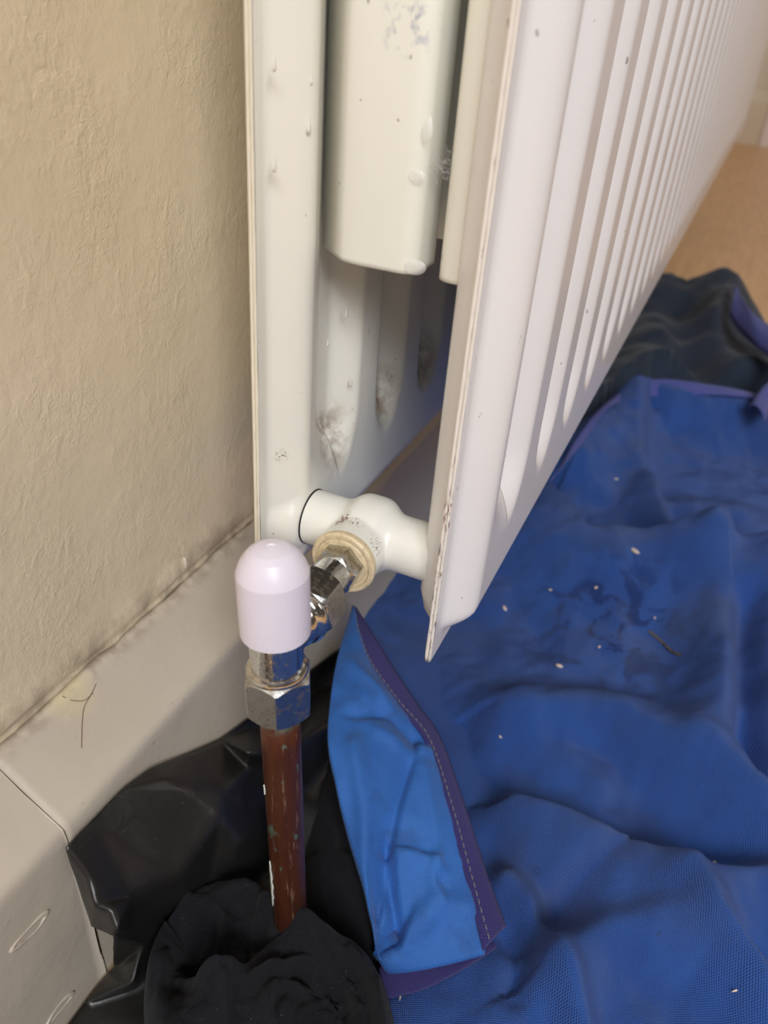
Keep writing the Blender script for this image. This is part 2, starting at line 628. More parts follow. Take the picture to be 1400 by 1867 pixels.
def convector(x_root, x_face, flip):
    """folded fin sheet welded to a panel: U channels, one per rib, bottom edge above the header"""
    d = 1 if x_face > x_root else -1
    loop = []
    R = 0.005
    nl = int((RL - 0.06) / PITCH)
    for k in range(nl):
        a = RY0 + 0.0185 + k * PITCH
        b = a + 0.022
        if k == 0:
            if d > 0:
                loop += [(x_root - 0.0010, a + 0.0135), (x_root + 0.0112, a + 0.0022), (x_root + 0.0124, a + 0.0013), (x_root + 0.0140, a + 0.0008), (x_root + 0.0165, a + 0.0003), (x_root + 0.0195, a)]
            else:
                loop += [(x_root, a + 0.0045), (x_root + d * 0.003, a + 0.001), (x_root + d * 0.006, a)]
        else:
            loop += [(x_root, a - 0.002), (x_root + d * 0.0035, a)]
        for t in np.linspace(0, math.pi / 2, 6):
            loop.append((x_face - d * R + d * R * math.sin(t), a + R - R * math.cos(t)))
        for t in np.linspace(0, math.pi / 2, 6):
            loop.append((x_face - d * R + d * R * math.cos(t), b - R + R * math.sin(t)))
        loop += [(x_root + d * 0.0035, b), (x_root, b + 0.002)]
    loop = np.array(loop)
    z0, z1 = RZ0 + 0.1365, RZ0 + RH - 0.06
    zs = [z0 + 0.0006, z0, z0 + 0.0015, z0 + 0.02, z1]
    Vs = []
    for i, zz in enumerate(zs):
        L = loop.copy()
        Vs.append(np.column_stack([L[:, 0], L[:, 1], np.full(len(L), zz)]))
    V = np.concatenate(Vs[1:])
    F = grid_faces(4, len(loop))
    o = mesh_obj('convector_fin', V, F, M_CONV.m, rad)
    sm = o.modifiers.new('thickness', 'SOLIDIFY')
    sm.thickness = 0.0011
    sm.offset = 0
    return o


convector(XBK + 0.0095, 0.1110, False)
convector(XF - 0.0055, 0.1190, True)

bm = bmesh.new()
lathe(bm, [(0.0110, XBK + 0.0100), (0.01148, XBK + 0.0112), (0.01148, XBK + 0.0121), (0.0110, XBK + 0.0124)], 'X', 40, (0, 0.2395, 0.2030))
on_rad_late = bm_obj('gasket', bm, NT('black_rubber', srgb(34, 32, 30), 0.7).m, rad)
on_rad_late.matrix_basis = Matrix.Translation(-rad.location)
# cast tee joining the two panels at the bottom
TY, TZ, TX = 0.2395, 0.2030, 0.1005
TEE_RUST = [(at_y(617, 940, 0.228), 0.0062, RUST, 0.385), (at_y(642, 970, 0.227), 0.0070, RUST, 0.385), (at_y(668, 1000, 0.224), 0.0070, DKRUST, 0.385), (at_y(612, 974, 0.230), 0.0045, RUST, 0.385)]
mt = m_paint('tee_paint', srgb(235, 234, 226), TEE_RUST, rough=0.33)
bm = bmesh.new()
prof = []
for x in np.linspace(XBK + 0.006, XF - 0.0085, 60):
    t = x - TX
    r = 0.0112
    q = abs(t - 0.001)
    r = max(r, 0) + 0.0046 * math.exp(-(q / 0.0085) ** 4)
    prof.append((r, x))
lathe(bm, prof, 'X', 48, (0, TY, TZ))
lathe(bm, [(0.0124, TY - 0.021), (0.0124, TY)], 'Y', 48, (TX, 0, TZ))
tee = bm_obj('manifold_tee', bm, mt.m, rad)
rm = tee.modifiers.new('remesh', 'REMESH')
rm.mode = 'VOXEL'
rm.voxel_size = 0.0006
rm.use_smooth_shade = True
sm = tee.modifiers.new('smooth', 'SMOOTH')
sm.iterations = 8
sm.factor = 0.6
for o in (tee,):
    o.matrix_basis = Matrix.Translation(-rad.location)
mb = NT('dirty_cream_brass', srgb(222, 204, 168), 0.42)
mb.mix(mb.math('MULTIPLY', mb.ramp(mb.noise(420, 4), 0.50, 0.70), 0.6), srgb(166, 148, 112))
bm = bmesh.new()
Y0 = TY - 0.0210
lathe(bm, [(0.0122, Y0 + 0.002), (0.0129, Y0), (0.0129, Y0 - 0.0012), (0.0122, Y0 - 0.0020), (0.0110, Y0 - 0.0019), (0.0104, Y0 - 0.0010), (0.0097, Y0 - 0.0010), (0.0093, Y0 - 0.0015), (0.004, Y0 - 0.0015)], 'Y', 64, (TX, 0, TZ))
bush = bm_obj('reducing_bush', bm, mb.m, tee, angle=40)
bush.matrix_basis = Matrix.Identity(4)
bush['label'] = 'grubby cream ring facing the valve'


def on_rad(o):
    o.parent = rad
    o.matrix_basis = Matrix.Translation(-rad.location) @ o.matrix_basis
    return o


# hardened paint runs on the back panel: small tear-shaped beads
bm = bmesh.new()
bmesh.ops.create_uvsphere(bm, u_segments=14, v_segments=10, radius=1.0)
for v in bm.verts:
    zz = v.co.z
    w = 1.0 if zz < 0 else max(0.12, 1 - 0.75 * zz)
    v.co = Vector((v.co.x * w * 0.40, v.co.y * w * 0.75, zz * (1.0 if zz < 0 else 2.6)))
drip_me = None
for i, (u, v, sc, s_h) in enumerate(((500, 122, 1.05, 0.012), (563, 235, 1.1, 0.024), (500, 305, 1.2, 0.012), (568, 150, 0.6, 0.024), (632, 575, 1.0, 0.04), (640, 700, 0.9, 0.04), (598, 628, 0.9, 0.03))):
    p = at_x(u, v, XBK + 0.0115)
    for _ in range(4):
        p = at_x(u, v, XBK + 0.0012 + float(panel_h(np.array(p[1] - RY0), np.array(p[2] - RZ0))))
    if drip_me is None:
        o = bm_obj('paint_run', bm, bk.m, rad)
        drip_me = o.data
    else:
        o = bpy.data.objects.new('paint_run', drip_me)
        COL.objects.link(o)
        o.parent = rad
    o.matrix_basis = Matrix.Translation(Vector(p) - rad.location) @ Matrix.Scale(0.0013 * sc, 4)

# ------------------------------------------------------------------ valve
TILT = Matrix.Translation((0.1005, 0.168, 0.214)) @ Matrix.Rotation(-0.042, 4, 'Y')
INVT = TILT.inverted()
valve = thing('radiator_valve', 'chrome lockshield radiator valve with a pale lilac plastic cap at the radiator end', 'valve', (0, 0, 0))
valve.matrix_basis = TILT
VZ = 0.0


def chrome(name, rough, grime, v=0.68):
    M = NT(name, (v, v, v * 0.98, 1), rough, 1.0)
    g = M.ramp(M.noise(420, 5, 0.65), 0.56 - grime, 0.66)
    M.mix(M.math('MULTIPLY', g, 0.6), srgb(150, 138, 118))
    g2 = M.ramp(M.noise(900, 4, 0.7), 0.60, 0.68)
    M.mix(M.math('MULTIPLY', g2, 0.7), srgb(52, 46, 40))
    M.rough(g, rough, 0.5)
    M.bump(M.noise(700, 3), 0.12, 0.0004)
    return M.m


M_CHROME, M_NUT = chrome('chrome', 0.12, 0.0), chrome('grimy_chrome_nut', 0.2, 0.05, 0.50)
capm = NT('lilac_white_plastic', srgb(232, 226, 240), 0.38)
x, y, z = capm.xyz()
capm.mix(capm.math('MULTIPLY', capm.math('MULTIPLY', capm.ramp(capm.noise(900, 4, 0.7), 0.55, 0.70), capm.ramp(z, 0.006, -0.004)), 0.35), srgb(176, 150, 146))
capm.b.inputs['Subsurface Weight'].default_value = 0.15
capm.b.inputs['Subsurface Radius'].default_value = (0.004, 0.004, 0.004)


def vpart(name, prof, axis, m, origin=(0, 0, 0), seg=56, angle=35, parent=None):
    bm = bmesh.new()
    lathe(bm, prof, axis, seg, origin)
    return bm_obj(name, bm, m, parent or valve, angle=angle)


# local frame: z=0 is D=166 mm below the camera (world z 0.214)
zl = lambda D: (380 - D) / 1000 - 0.214
prof = [(0.0102, zl(172)), (0.01135, zl(171.6)), (0.01145, zl(165)), (0.0114, zl(152)), (0.01138, zl(148.6)), (0.01115, zl(147.9)), (0.0103, zl(145.6)), (0.0092, zl(143.6)), (0.0077, zl(141.7)), (0.0057, zl(140.4)), (0.0032, zl(139.7)), (0.0017, zl(139.5)), (0.0014, zl(139.9)), (0.0009, zl(139.7)), (0.0003, zl(139.6))]
vpart('cap', prof, 'Z', capm.m, angle=14)['label'] = 'pale lilac plastic domed cap'
prof = [(0.0086, zl(168)), (0.0088, zl(176)), (0.0088, zl(186)), (0.0100, zl(186.4)), (0.0104, zl(187.2)), (0.0104, zl(188.0)), (0.0100, zl(188.8)), (0.0098, zl(194))]
body = vpart('valve_body', prof, 'Z', M_CHROME)
# side branch of the body, pointing to the tee (world direction from the body to the bush)
tgt = INVT @ Vector((TX, TY - 0.02, TZ))
org = Vector((0, 0, tgt.z))
dirv = (tgt - org).normalized()
BR = Matrix.Translation(org) @ dirv.to_track_quat('Z', 'Y').to_matrix().to_4x4()
L = (tgt - org).length


def bpart(name, prof, m, seg=48, hexr=None, hz=None, rotz=0.0, angle=32, parent=None):
    bm = bmesh.new()
    if hexr is None:
        lathe(bm, prof, 'Z', seg)
    else:
        hexnut(bm, hexr, hz[0], hz[1], rotz)
    o = bm_obj(name, bm, m, parent or valve, angle=angle)
    o.matrix_basis = BR
    return o


def hexnut(bm, R, z0, z1, rot=0.0, hole=0.5, cham=0.12):
    """hexagonal nut with chamfered corners: hex prism cut by a cone at both ends (sampled)"""
    seg = 96
    rings = []
    ap = R * math.cos(math.pi / 6)

    def hexrad(a):
        a = (a - rot) % (math.pi / 3) - math.pi / 6
        return ap / math.cos(a)
    H = z1 - z0
    lv = [(0.0, ap * 0.965, True), (0.0, ap * 0.99, False)]
    prof = [(z0, 0.0), (z0 + 0.02 * H, 1.0), (z1 - 0.02 * H, 1.0), (z1, 0.0)]
    def ring(fn):
        r_ = []
        for k in range(seg):
            a = 2 * math.pi * k / seg
            r, z = fn(a)
            r_.append(bm.verts.new((r * math.cos(a), r * math.sin(a), z)))
        rings.append(r_)
    s = 0.85
    ring(lambda a: (ap * hole, z0))
    ring(lambda a: (ap * 0.94, z0))
    ring(lambda a: (hexrad(a), z0 + (hexrad(a) - ap * 0.94) * s))
    ring(lambda a: (hexrad(a), z1 - (hexrad(a) - ap * 0.94) * s))
    ring(lambda a: (ap * 0.94, z1))
    ring(lambda a: (ap * hole, z1))
    for a, b in zip(rings[:-1], rings[1:]):
        for k in range(seg):
            bm.faces.new((a[k], a[(k + 1) % seg], b[(k + 1) % seg], b[k]))
    for k in range(seg):
        bm.faces.new((rings[-1][k], rings[-1][(k + 1) % seg], rings[0][(k + 1) % seg], rings[0][k]))


bm = bmesh.new()
hexnut(bm, 0.0121, zl(206), zl(188.3), rot=math.radians(-62), hole=0.8)
bm_obj('compression_nut', bm, M_NUT, valve, angle=25)
bpart('branch', [(0.0080, 0.0), (0.0084, 0.0085), (0.0092, 0.0098), (0.0093, 0.0115), (0.0089, 0.0122), (0.0101, 0.0130), (0.0109, 0.0140), (0.0111, 0.0153), (0.0107, 0.0166), (0.0098, 0.0176), (0.0095, 0.021)], M_CHROME)
bpart('union_nut', None, M_NUT, hexr=0.0119, hz=(0.0168, 0.0305), rotz=0.35, angle=25)
bpart('tailpiece', [(0.0072, 0.028), (0.0076, 0.0315), (0.0076, 0.0405), (0.0069, 0.041)], M_CHROME)
bm = bmesh.new()
hexnut(bm, 0.0088, 0.0405, L - 0.0008, rot=0.9, hole=0.3)
o = bm_obj('tail_hexagon', bm, M_NUT, valve, angle=25)
o.matrix_basis = BR

# ------------------------------------------------------------------ copper pipe
cm = NT('tarnished_copper', srgb(100, 56, 36), 0.40, 0.5)
v = cm.mapping((1, 1, 0.12))
cm.mix(cm.ramp(cm.noise(260, 4, vec=v), 0.42, 0.66), srgb(84, 44, 32))
cm.mix(cm.ramp(cm.noise(340, 5, 0.7, vec=cm.mapping((1, 1, 0.10), loc=(0.3, 0.1, 0))), 0.60, 0.66, 0, 0.75), srgb(168, 134, 110))
cm.mix(cm.ramp(cm.noise(210, 4, vec=cm.mapping((1, 1, 0.4), loc=(3, 1, 2))), 0.64, 0.70, 0, 0.7), srgb(104, 148, 132))
x, y, z = cm.xyz()
cm.mix(cm.math('MULTIPLY', cm.ramp(z, zl(214), zl(206)), cm.ramp(cm.noise(300, 3), 0.4, 0.6)), srgb(92, 128, 118))
cm.bump(cm.noise(500, 3, vec=v), 0.25, 0.0004)
bm = bmesh.new()
lathe(bm, [(0.0070, zl(200)), (0.0070, zl(225)), (0.0070, zl(300)), (0.0070, zl(386))], 'Z', 40)
pipe = bm_obj('copper_pipe', bm, cm.m, None)
pipe.matrix_basis = TILT
tag(pipe, 'brown tarnished copper pipe rising from the black rag to the valve', 'pipe')
mpf = NT('old_white_paint', srgb(214, 222, 214), 0.5).m
for a, D, h, wd in ((3.86, 246, 0.0055, 0.13), (3.98, 302, 0.030, 0.20)):
    bm = bmesh.new()
    n = 12
    up = []
    for side in (-1, 1):
        col = []
        for i in range(n + 1):
            t = i / n
            aa = a + side * wd * (math.sin(math.pi * t) ** 0.6) * (1 + 0.4 * math.sin(i * 2.3 + side))
            col.append([bm.verts.new((rr * math.cos(aa), rr * math.sin(aa), zl(D) + h * (t - 0.5))) for rr in (0.0069, 0.00735)])
        up.append(col)
    for i in range(n):
        a0, a1, b0, b1 = up[0][i], up[0][i + 1], up[1][i], up[1][i + 1]
        try:
            bm.faces.new((a0[1], b0[1], b1[1], a1[1]))
            bm.faces.new((a0[0], a0[1], a1[1], a1[0]))
            bm.faces.new((b0[1], b0[0], b1[0], b1[1]))
        except ValueError:
            pass
    o = bm_obj('paint_patch', bm, mpf, pipe)
    o['label'] = 'flaking white paint on the pipe'


# ------------------------------------------------------------------ cloth built as folded height fields
def seg_dist(px, py, pts):
    """distance, sign of side (+ = left of travel) and arc fraction to a polyline"""
    best = np.full(px.shape, 1e9)
    sgn = np.ones(px.shape)
    arc = np.zeros(px.shape)
    tot = sum(math.hypot(pts[i + 1][0] - pts[i][0], pts[i + 1][1] - pts[i][1]) for i in range(len(pts) - 1))
    run = 0.0
    for (x0, y0), (x1, y1) in zip(pts[:-1], pts[1:]):
        dx, dy = x1 - x0, y1 - y0
        l2 = dx * dx + dy * dy
        t = np.clip(((px - x0) * dx + (py - y0) * dy) / l2, 0, 1)
        d = np.hypot(px - x0 - t * dx, py - y0 - t * dy)
        m = d < best
        best = np.where(m, d, best)
        sgn = np.where(m, np.sign(dx * (py - y0) - dy * (px - x0)), sgn)
        arc = np.where(m, (run + t * math.sqrt(l2)) / tot, arc)
        run += math.sqrt(l2)
    return best, sgn, arc


def smooth_line(pts, n=6):
    """Catmull-Rom through the points"""
    P = [np.array(p, float) for p in pts]
    if len(P) < 3:
        return [tuple(p) for p in P]
    P = [2 * P[0] - P[1]] + P + [2 * P[-1] - P[-2]]
    out = []
    for i in range(1, len(P) - 2):
        for k in range(n):
            t = k / n
            a, b, c, d = P[i - 1:i + 3]
            out.append(tuple(0.5 * ((2 * b) + (c - a) * t + (2 * a - 5 * b + 4 * c - d) * t * t + (3 * b - a - 3 * c + d) * t ** 3)))
    out.append(tuple(P[-2]))
    return out


def inside(px, py, poly):
    c = np.zeros(px.shape, bool)
    n = len(poly)
    for i in range(n):
        x0, y0 = poly[i]
        x1, y1 = poly[(i + 1) % n]
        if y0 == y1:
            continue
        cond = ((y0 > py) != (y1 > py)) & (px < (x1 - x0) * (py - y0) / (y1 - y0) + x0)
        c ^= cond
    return c


def px_line(pts, z, smooth=True):
    """ground-plane polyline (world x, y) at height z of points marked on the photograph"""
    w = [tuple(at_z(u, v, z)[:2]) for u, v in pts]
    return smooth_line(w) if smooth else w


def ridges_h(X, Y, R):
    H = 0 * X
    for line, h, wl, wr in R:
        d, s, a = seg_dist(X, Y, line)
        w = np.where(s > 0, wl, wr)
        H = H + h * np.exp(-(d / w) ** 2) * (0.75 + 0.25 * np.sin(math.pi * a))
    return H


def field_obj(name, X, Y, Z, keep, m, parent=None, uv=True, thick=None):
    nr, nc = X.shape
    F = grid_faces(nr, nc)
    k = keep.reshape(-1)
    F = F[k[F].all(axis=1)]
    used = np.unique(F)
    remap = -np.ones(nr * nc, int)
    remap[used] = np.arange(len(used))
    V = np.stack([X, Y, Z], -1).reshape(-1, 3)[used]
    o = mesh_obj(name, V, remap[F], m, parent)
    if uv:
        add_uv(o, V[:, :2], remap[F])
    if thick:
        s = o.modifiers.new('thickness', 'SOLIDIFY')
        s.thickness = thick
        s.offset = -1
    return o


def add_uv(o, uvs, F):
    l = o.data.uv_layers.new(name='UVMap')
    idx = np.asarray(F).reshape(-1)
    l.data.foreach_set('uv', np.asarray(uvs)[idx].astype(np.float32).reshape(-1))


# ---- blue dust sheet
BLUE1, BLUE2 = srgb(43, 85, 160), srgb(34, 68, 138)
mf = m_fabric('blue_dust_sheet_fabric', BLUE1, BLUE2, 0.00125, 0.45, weave=0.8)
# damp blotches and grime on the cloth
wet = mf.math('MULTIPLY', mf.math('MULTIPLY', mf.blob((at_z(1120, 1130, 0.035)), 0.085, 0.8), mf.ramp(mf.noise(55, 5, 0.6, dist=0.6), 0.50, 0.56)), 0.9)
mf.mix(wet, srgb(18, 42, 100))
mf.mix(mf.math('MULTIPLY', mf.ramp(mf.noise(11, 3, vec=mf.mapping(loc=(2, 4, 0))), 0.50, 0.72), 0.45), srgb(62, 78, 118))
mf.mix(mf.math('MULTIPLY', mf.ramp(mf.noise(150, 3), 0.72, 0.77), 0.5), srgb(50, 62, 86))
mf.t.links.new(mf.ramp(wet, 0, 0.6, 0.72, 0.42), mf.b.inputs['Roughness'])
# ring stain
rs = at_z(975, 1592, 0.012)
dd = mf.node('ShaderNodeVectorMath', {0: mf.obj, 1: tuple(rs)}, operation='DISTANCE').outputs['Value']
mf.mix(mf.math('MULTIPLY', mf.math('MULTIPLY', mf.ramp(mf.math('ABSOLUTE', mf.math('SUBTRACT', dd, 0.0048)), 0.0018, 0.0004), mf.ramp(mf.noise(500, 3), 0.4, 0.6)), 0.8), srgb(34, 44, 48))

sheet = thing('dust_sheet', 'crumpled blue woven dust sheet with purple bound hem on the floor below the radiator', 'dust sheet', (0.25, 0.5, 0))
xs = np.arange(0.02, 0.56, 0.0017)
ysh = np.arange(-0.30, 1.16, 0.0018)
X, Y = np.meshgrid(xs, ysh)
RD = [
    # (photo polyline, z, height, width left of travel, width right)
    (px_line([(930, 1262), (1010, 1270), (1130, 1290), (1250, 1370), (1400, 1480), (1560, 1600)], .03), .030, .026, .018),
    (px_line([(935, 1455), (1010, 1490), (1100, 1530), (1250, 1590), (1330, 1600), (1480, 1600)], .025), .030, .011, .030),
    (px_line([(925, 1600), (960, 1640), (1000, 1730), (1060, 1867), (1100, 2000)], .02), .020, .009, .008),
    (px_line([(1000, 1755), (1090, 1705), (1190, 1692), (1290, 1712), (1330, 1760), (1420, 1860)], .02), .018, .012, .020),
    (px_line([(1255, 1600), (1290, 1645), (1335, 1710), (1400, 1785), (1450, 1830)], .03), .016, .009, .010),
    (px_line([(880, 860), (985, 895), (1040, 965), (1070, 992), (1180, 1000), (1290, 1015), (1400, 1045), (1560, 1080)], .04), .052, .020, .055),
    (px_line([(1185, 735), (1215, 830), (1250, 915), (1295, 1000)], .05), .036, .012, .028),
    (px_line([(1420, 1050), (1395, 1180), (1400, 1300), (1450, 1420)], .04), .040, .040, .030),
    (px_line([(1060, 800), (1110, 750), (1180, 715), (1290, 725), (1380, 735), (1480, 760)], .05), .055, .030, .040),
    (px_line([(1400, 900), (1330, 880), (1250, 870)], .04), .012, .022, .022),
    (px_line([(940, 1160), (1000, 1180), (1100, 1150), (1180, 1190)], .03), .007, .018, .018),
    (px_line([(930, 1330), (1000, 1360), (1080, 1410)], .02), .006, .016, .016),
    (px_line([(880, 1867), (980, 1800), (1100, 1800), (1250, 1840)], .015), .005, .02, .02),
]
RD.append((px_line([(1270, 1090), (1290, 1250), (1280, 1380)], .02), .020, .020, .022))
Z = 0.006 + ridges_h(X, Y, RD)
VAL = [
    (px_line([(975, 1705), (1005, 1650), (1055, 1595), (1115, 1558)], .02), .012, .006, .010),
    (px_line([(940, 1810), (950, 1740), (935, 1690)], .015), .010, .006, .006),
    (px_line([(730, 1180), (760, 1260), (800, 1330), (850, 1430), (900, 1530)], .015), .014, .014, .014),
    (px_line([(900, 1440), (840, 1330), (850, 1250)], .02), .006, .010, .010),
    (px_line([(1180, 760), (1195, 830), (1250, 960), (1280, 1010)], .03), .034, .012, .010),
    (px_line([(1345, 1150), (1345, 1280), (1360, 1400), (1420, 1480)], .02), .030, .010, .010),
    (px_line([(1300, 1705), (1350, 1735), (1420, 1785)], .015), .009, .005, .005),
    (px_line([(985, 1745), (960, 1690), (940, 1640)], .012), .006, .006, .006),
]
Z = Z - ridges_h(X, Y, VAL)
Z = Z + 0.0055 * fbm(X * 14 + 3, Y * 14, 3) + 0.0016 * fbm(X * 70, Y * 55 + 4, 2)
# long wrinkle bands
ang = 0.6
Z = Z + 0.0018 * np.sin((X * math.cos(ang) + Y * math.sin(ang)) * 160 + 3 * fbm(X * 9, Y * 9, 2)) * sstep(fbm(X * 7 + 9, Y * 7, 2), -0.1, 0.7)
Z = np.maximum(Z, 0.0012 + 0.0006 * vnoise(X * 40, Y * 40))
poly = px_line([(705, 2150), (712, 1800), (700, 1740), (655, 1560), (625, 1440), (612, 1330), (622, 1230), (650, 1125), (700, 1010), (760, 945), (800, 890), (860, 840), (985, 890), (1010, 850), (1060, 792), (1110, 745), (1180, 708), (1290, 718), (1380, 722), (1500, 740), (1900, 900)], 0.01, False) + [(0.56, 0.4), (0.56, -0.29)]
poly[0] = (poly[1][0] + 0.012, -0.29)
keep = inside(X, Y, poly)
field_obj('sheet', X, Y, Z, keep, mf.m, sheet, thick=0.0007)


def sheet_z(x, y):
    i = int(round((y - ysh[0]) / 0.0018))
    j = int(round((x - xs[0]) / 0.0017))
    return float(Z[min(max(i, 0), len(ysh) - 1), min(max(j, 0), len(xs) - 1)])


def on_sheet(u, v):
    p = at_z(u, v, 0.02)
    for _ in range(12):
        p = at_z(u, v, 0.5 * p[2] + 0.5 * sheet_z(p[0], p[1]))
    return p


# folded-over corner of the sheet: a loft between its left fold and the hem
mfl = m_fabric('blue_dust_sheet_underside', srgb(48, 106, 184), srgb(40, 90, 164), 0.0012, -0.25, weave=0.35, rough=0.55)
mfl.mix(mfl.math('MULTIPLY', mfl.ramp(mfl.noise(38, 4, dist=0.5), 0.54, 0.7), 0.55), srgb(40, 78, 140))
for (u, v), r in (((690, 1325), 0.010), ((735, 1568), 0.009), ((690, 1712), 0.006), ((800, 1625), 0.006)):
    pp = at_z(u, v, 0.03)
    mfl.mix(mfl.math('MULTIPLY', mfl.math('MULTIPLY', mfl.blob(pp, r, 0.9), mfl.ramp(mfl.noise(340, 4, vec=mfl.mapping((0.5, 1, 1))), 0.52, 0.62)), 0.7), srgb(170, 176, 188))
N = 90
ts = np.linspace(0, 1, N)


def resample(pts, n):
    P = np.array(smooth_line(pts, 10))
    d = np.concatenate([[0], np.cumsum(np.linalg.norm(np.diff(P, axis=0), axis=1))])
    q = np.linspace(0, d[-1], n)
    return np.stack([np.interp(q, d, P[:, k]) for k in range(P.shape[1])], -1)


def lift(pts):
    return [tuple(at_z(u, v, z)) for u, v, z in pts]


foldL = resample(lift([(640, 1112, .064), (612, 1215, .066), (598, 1335, .062), (612, 1420, .056), (630, 1500, .046), (660, 1610, .033), (685, 1722, .024)]), N)
hemI = resample(lift([(648, 1118, .066), (676, 1205, .061), (728, 1285, .055), (780, 1352, .050), (818, 1470, .042), (852, 1600, .032), (884, 1735, .022)]), N)
NC = 64
fl = np.zeros((N, NC, 3))
for j in range(NC):
    t = j / (NC - 1)
    fl[:, j] = foldL * (1 - t) + hemI * t
# belly and creases
tt = np.linspace(0, 1, NC)[None, :]
sv = ts[:, None]
FX, FY = fl[:, :, 0], fl[:, :, 1]
FR = [
    (px_line([(752, 1400), (722, 1490), (705, 1560), (700, 1640)], .038, False), -.0060, .0022, .007),
    (px_line([(708, 1560), (722, 1620), (745, 1672)], .032, False), -.0075, .0016, .0035),
    (px_line([(748, 1668), (715, 1700), (690, 1722)], .025, False), -.0060, .0018, .004),
    (px_line([(715, 1566), (760, 1572), (795, 1580)], .034, False), .0045, .0016, .006),
    (px_line([(650, 1330), (700, 1322), (760, 1352)], .052, False), -.0045, .007, .0025),
    (px_line([(690, 1360), (745, 1380), (790, 1365)], .05, False), .0035, .005, .004),
    (px_line([(640, 1225), (690, 1260), (720, 1300)], .062, False), .004, .006, .004),
    (px_line([(735, 1705), (800, 1660), (850, 1665)], .026, False), .0042, .006, .004),
    (px_line([(640, 1400), (662, 1500), (680, 1640)], .045, False), .0045, .006, .004),
    (px_line([(800, 1575), (788, 1610), (812, 1640)], .032, False), .0028, .002, .003),
    (px_line([(770, 1420), (790, 1500), (800, 1560)], .042, False), .0025, .005, .003),
]
fl[:, :, 2] += ridges_h(FX, FY, FR) + 0.0045 * np.sin(math.pi * tt) ** 0.8 + 0.0009 * fbm(FX * 60, FY * 60, 3)
Bc = resample(lift([(685, 1722, .024), (692, 1745, .018), (712, 1768, .0135), (760, 1764, .0135), (820, 1752, .016), (884, 1735, .022)]), NC)
chord = fl[-1] * 1.0
fl = fl + (sv[:, :, None] ** 9) * (Bc - chord)[None]
foldL = fl[:, 0].copy()
# wrap of the fold: rows that turn under at the left edge
wrap = []
for k, (dx, dz) in enumerate(((0.016, -0.016), (0.007, -0.0125), (0.002, -0.008), (-0.0002, -0.004))):
    w = foldL.copy()
    w[:, 0] += dx * 0.8
    w[:, 1] += dx * 0.3
    w[:, 2] += dz
    wrap.append(w)
allr = np.concatenate([np.stack(wrap, 1), fl], 1)
# bottom edge tucks under
def tuck(row):
    out = []
    for dy, dz in ((-0.0006, -0.0022), (0.0015, -0.0042), (0.006, -0.0055)):
        r = row.copy()
        r[:, 1] += dy
        r[:, 2] += dz
        out.append(r)
    return out
last = allr[-1]
allr = np.concatenate([allr, np.stack(tuck(last), 0)], 0)
F = grid_faces(allr.shape[0], allr.shape[1])[:, ::-1]
V = allr.reshape(-1, 3)
flap = mesh_obj('folded_corner', V, F, mfl.m, sheet)
uu = np.stack([V[:, 0], V[:, 1]], -1)
add_uv(flap, uu, F)
flap['label'] = 'corner of the sheet folded over, lighter blue underside'
s = flap.modifiers.new('thickness', 'SOLIDIFY')
s.thickness = 0.0006

# purple hem binding with its stitching
mh = m_fabric('purple_hem_tape', srgb(58, 52, 120), srgb(48, 44, 104), 0.0011, 0.2, weave=0.8, rough=0.7)


def strip(name, inner, outer, m, parent, ncol=9, dome=0.0009, lift_z=0.0006):
    cols = []
    for j in range(ncol):
        t = j / (ncol - 1)
        r = inner * (1 - t) + outer * t
        r = r.copy()
        r[:, 2] += dome * (1 - (2 * t - 1) ** 4) + lift_z
        cols.append(r)
    A = np.stack(cols, 1)
    F = grid_faces(A.shape[0], ncol)[:, ::-1]
    V = A.reshape(-1, 3)
    o = mesh_obj(name, V, F, m, parent)
    d = np.concatenate([[0], np.cumsum(np.linalg.norm(np.diff(A[:, 0], axis=0), axis=1))])
    wv = np.linspace(0, 1, ncol) * float(np.linalg.norm(A[0, -1] - A[0, 0]) + 0.004)
    UV = np.stack(np.broadcast_arrays(d[:, None], wv[None, :]), -1).reshape(-1, 2)
    add_uv(o, UV, F)
    sm = o.modifiers.new('thickness', 'SOLIDIFY')
    sm.thickness = 0.0009
    return o


hemA = resample(lift([(641, 1108, .067), (645, 1160, .064), (662, 1215, .060), (716, 1288, .054), (772, 1352, .049), (812, 1470, .041), (846, 1600, .031), (880, 1738, .021)]), 140)
hemB = resample(lift([(652, 1112, .066), (682, 1160, .062), (716, 1215, .056), (762, 1285, .050), (803, 1345, .046), (848, 1470, .038), (890, 1600, .029), (923, 1690, .021)]), 140)
hemA[:, 2] += 0.0012
hem = strip('hem_binding', hemA, hemB, mh.m, sheet)
hem['label'] = 'purple woven binding tape along the folded corner'
mh2 = m_fabric('lit_violet_hem_tape', srgb(80, 88, 158), srgb(70, 76, 142), 0.0015, 0.2, weave=0.5, rough=0.7)  # lighter copy of the hem purple, light on the far hem put into the colour
# rounded corner of the binding and the second hem running back under the fold
c1 = resample(lift([(882, 1700, .023), (884, 1735, .021)]), 10)
hemC = resample(lift([(690, 1765, .009), (760, 1760, .009), (830, 1742, .010), (890, 1715, .012)]), 60)
hemD = resample(lift([(700, 1824, .0085), (770, 1806, .0085), (845, 1768, .010), (905, 1728, .012)]), 60)
h2 = strip('hem_binding', hemC, hemD, mh.m, sheet)
h2['label'] = 'purple binding along the second edge, running under the rag'
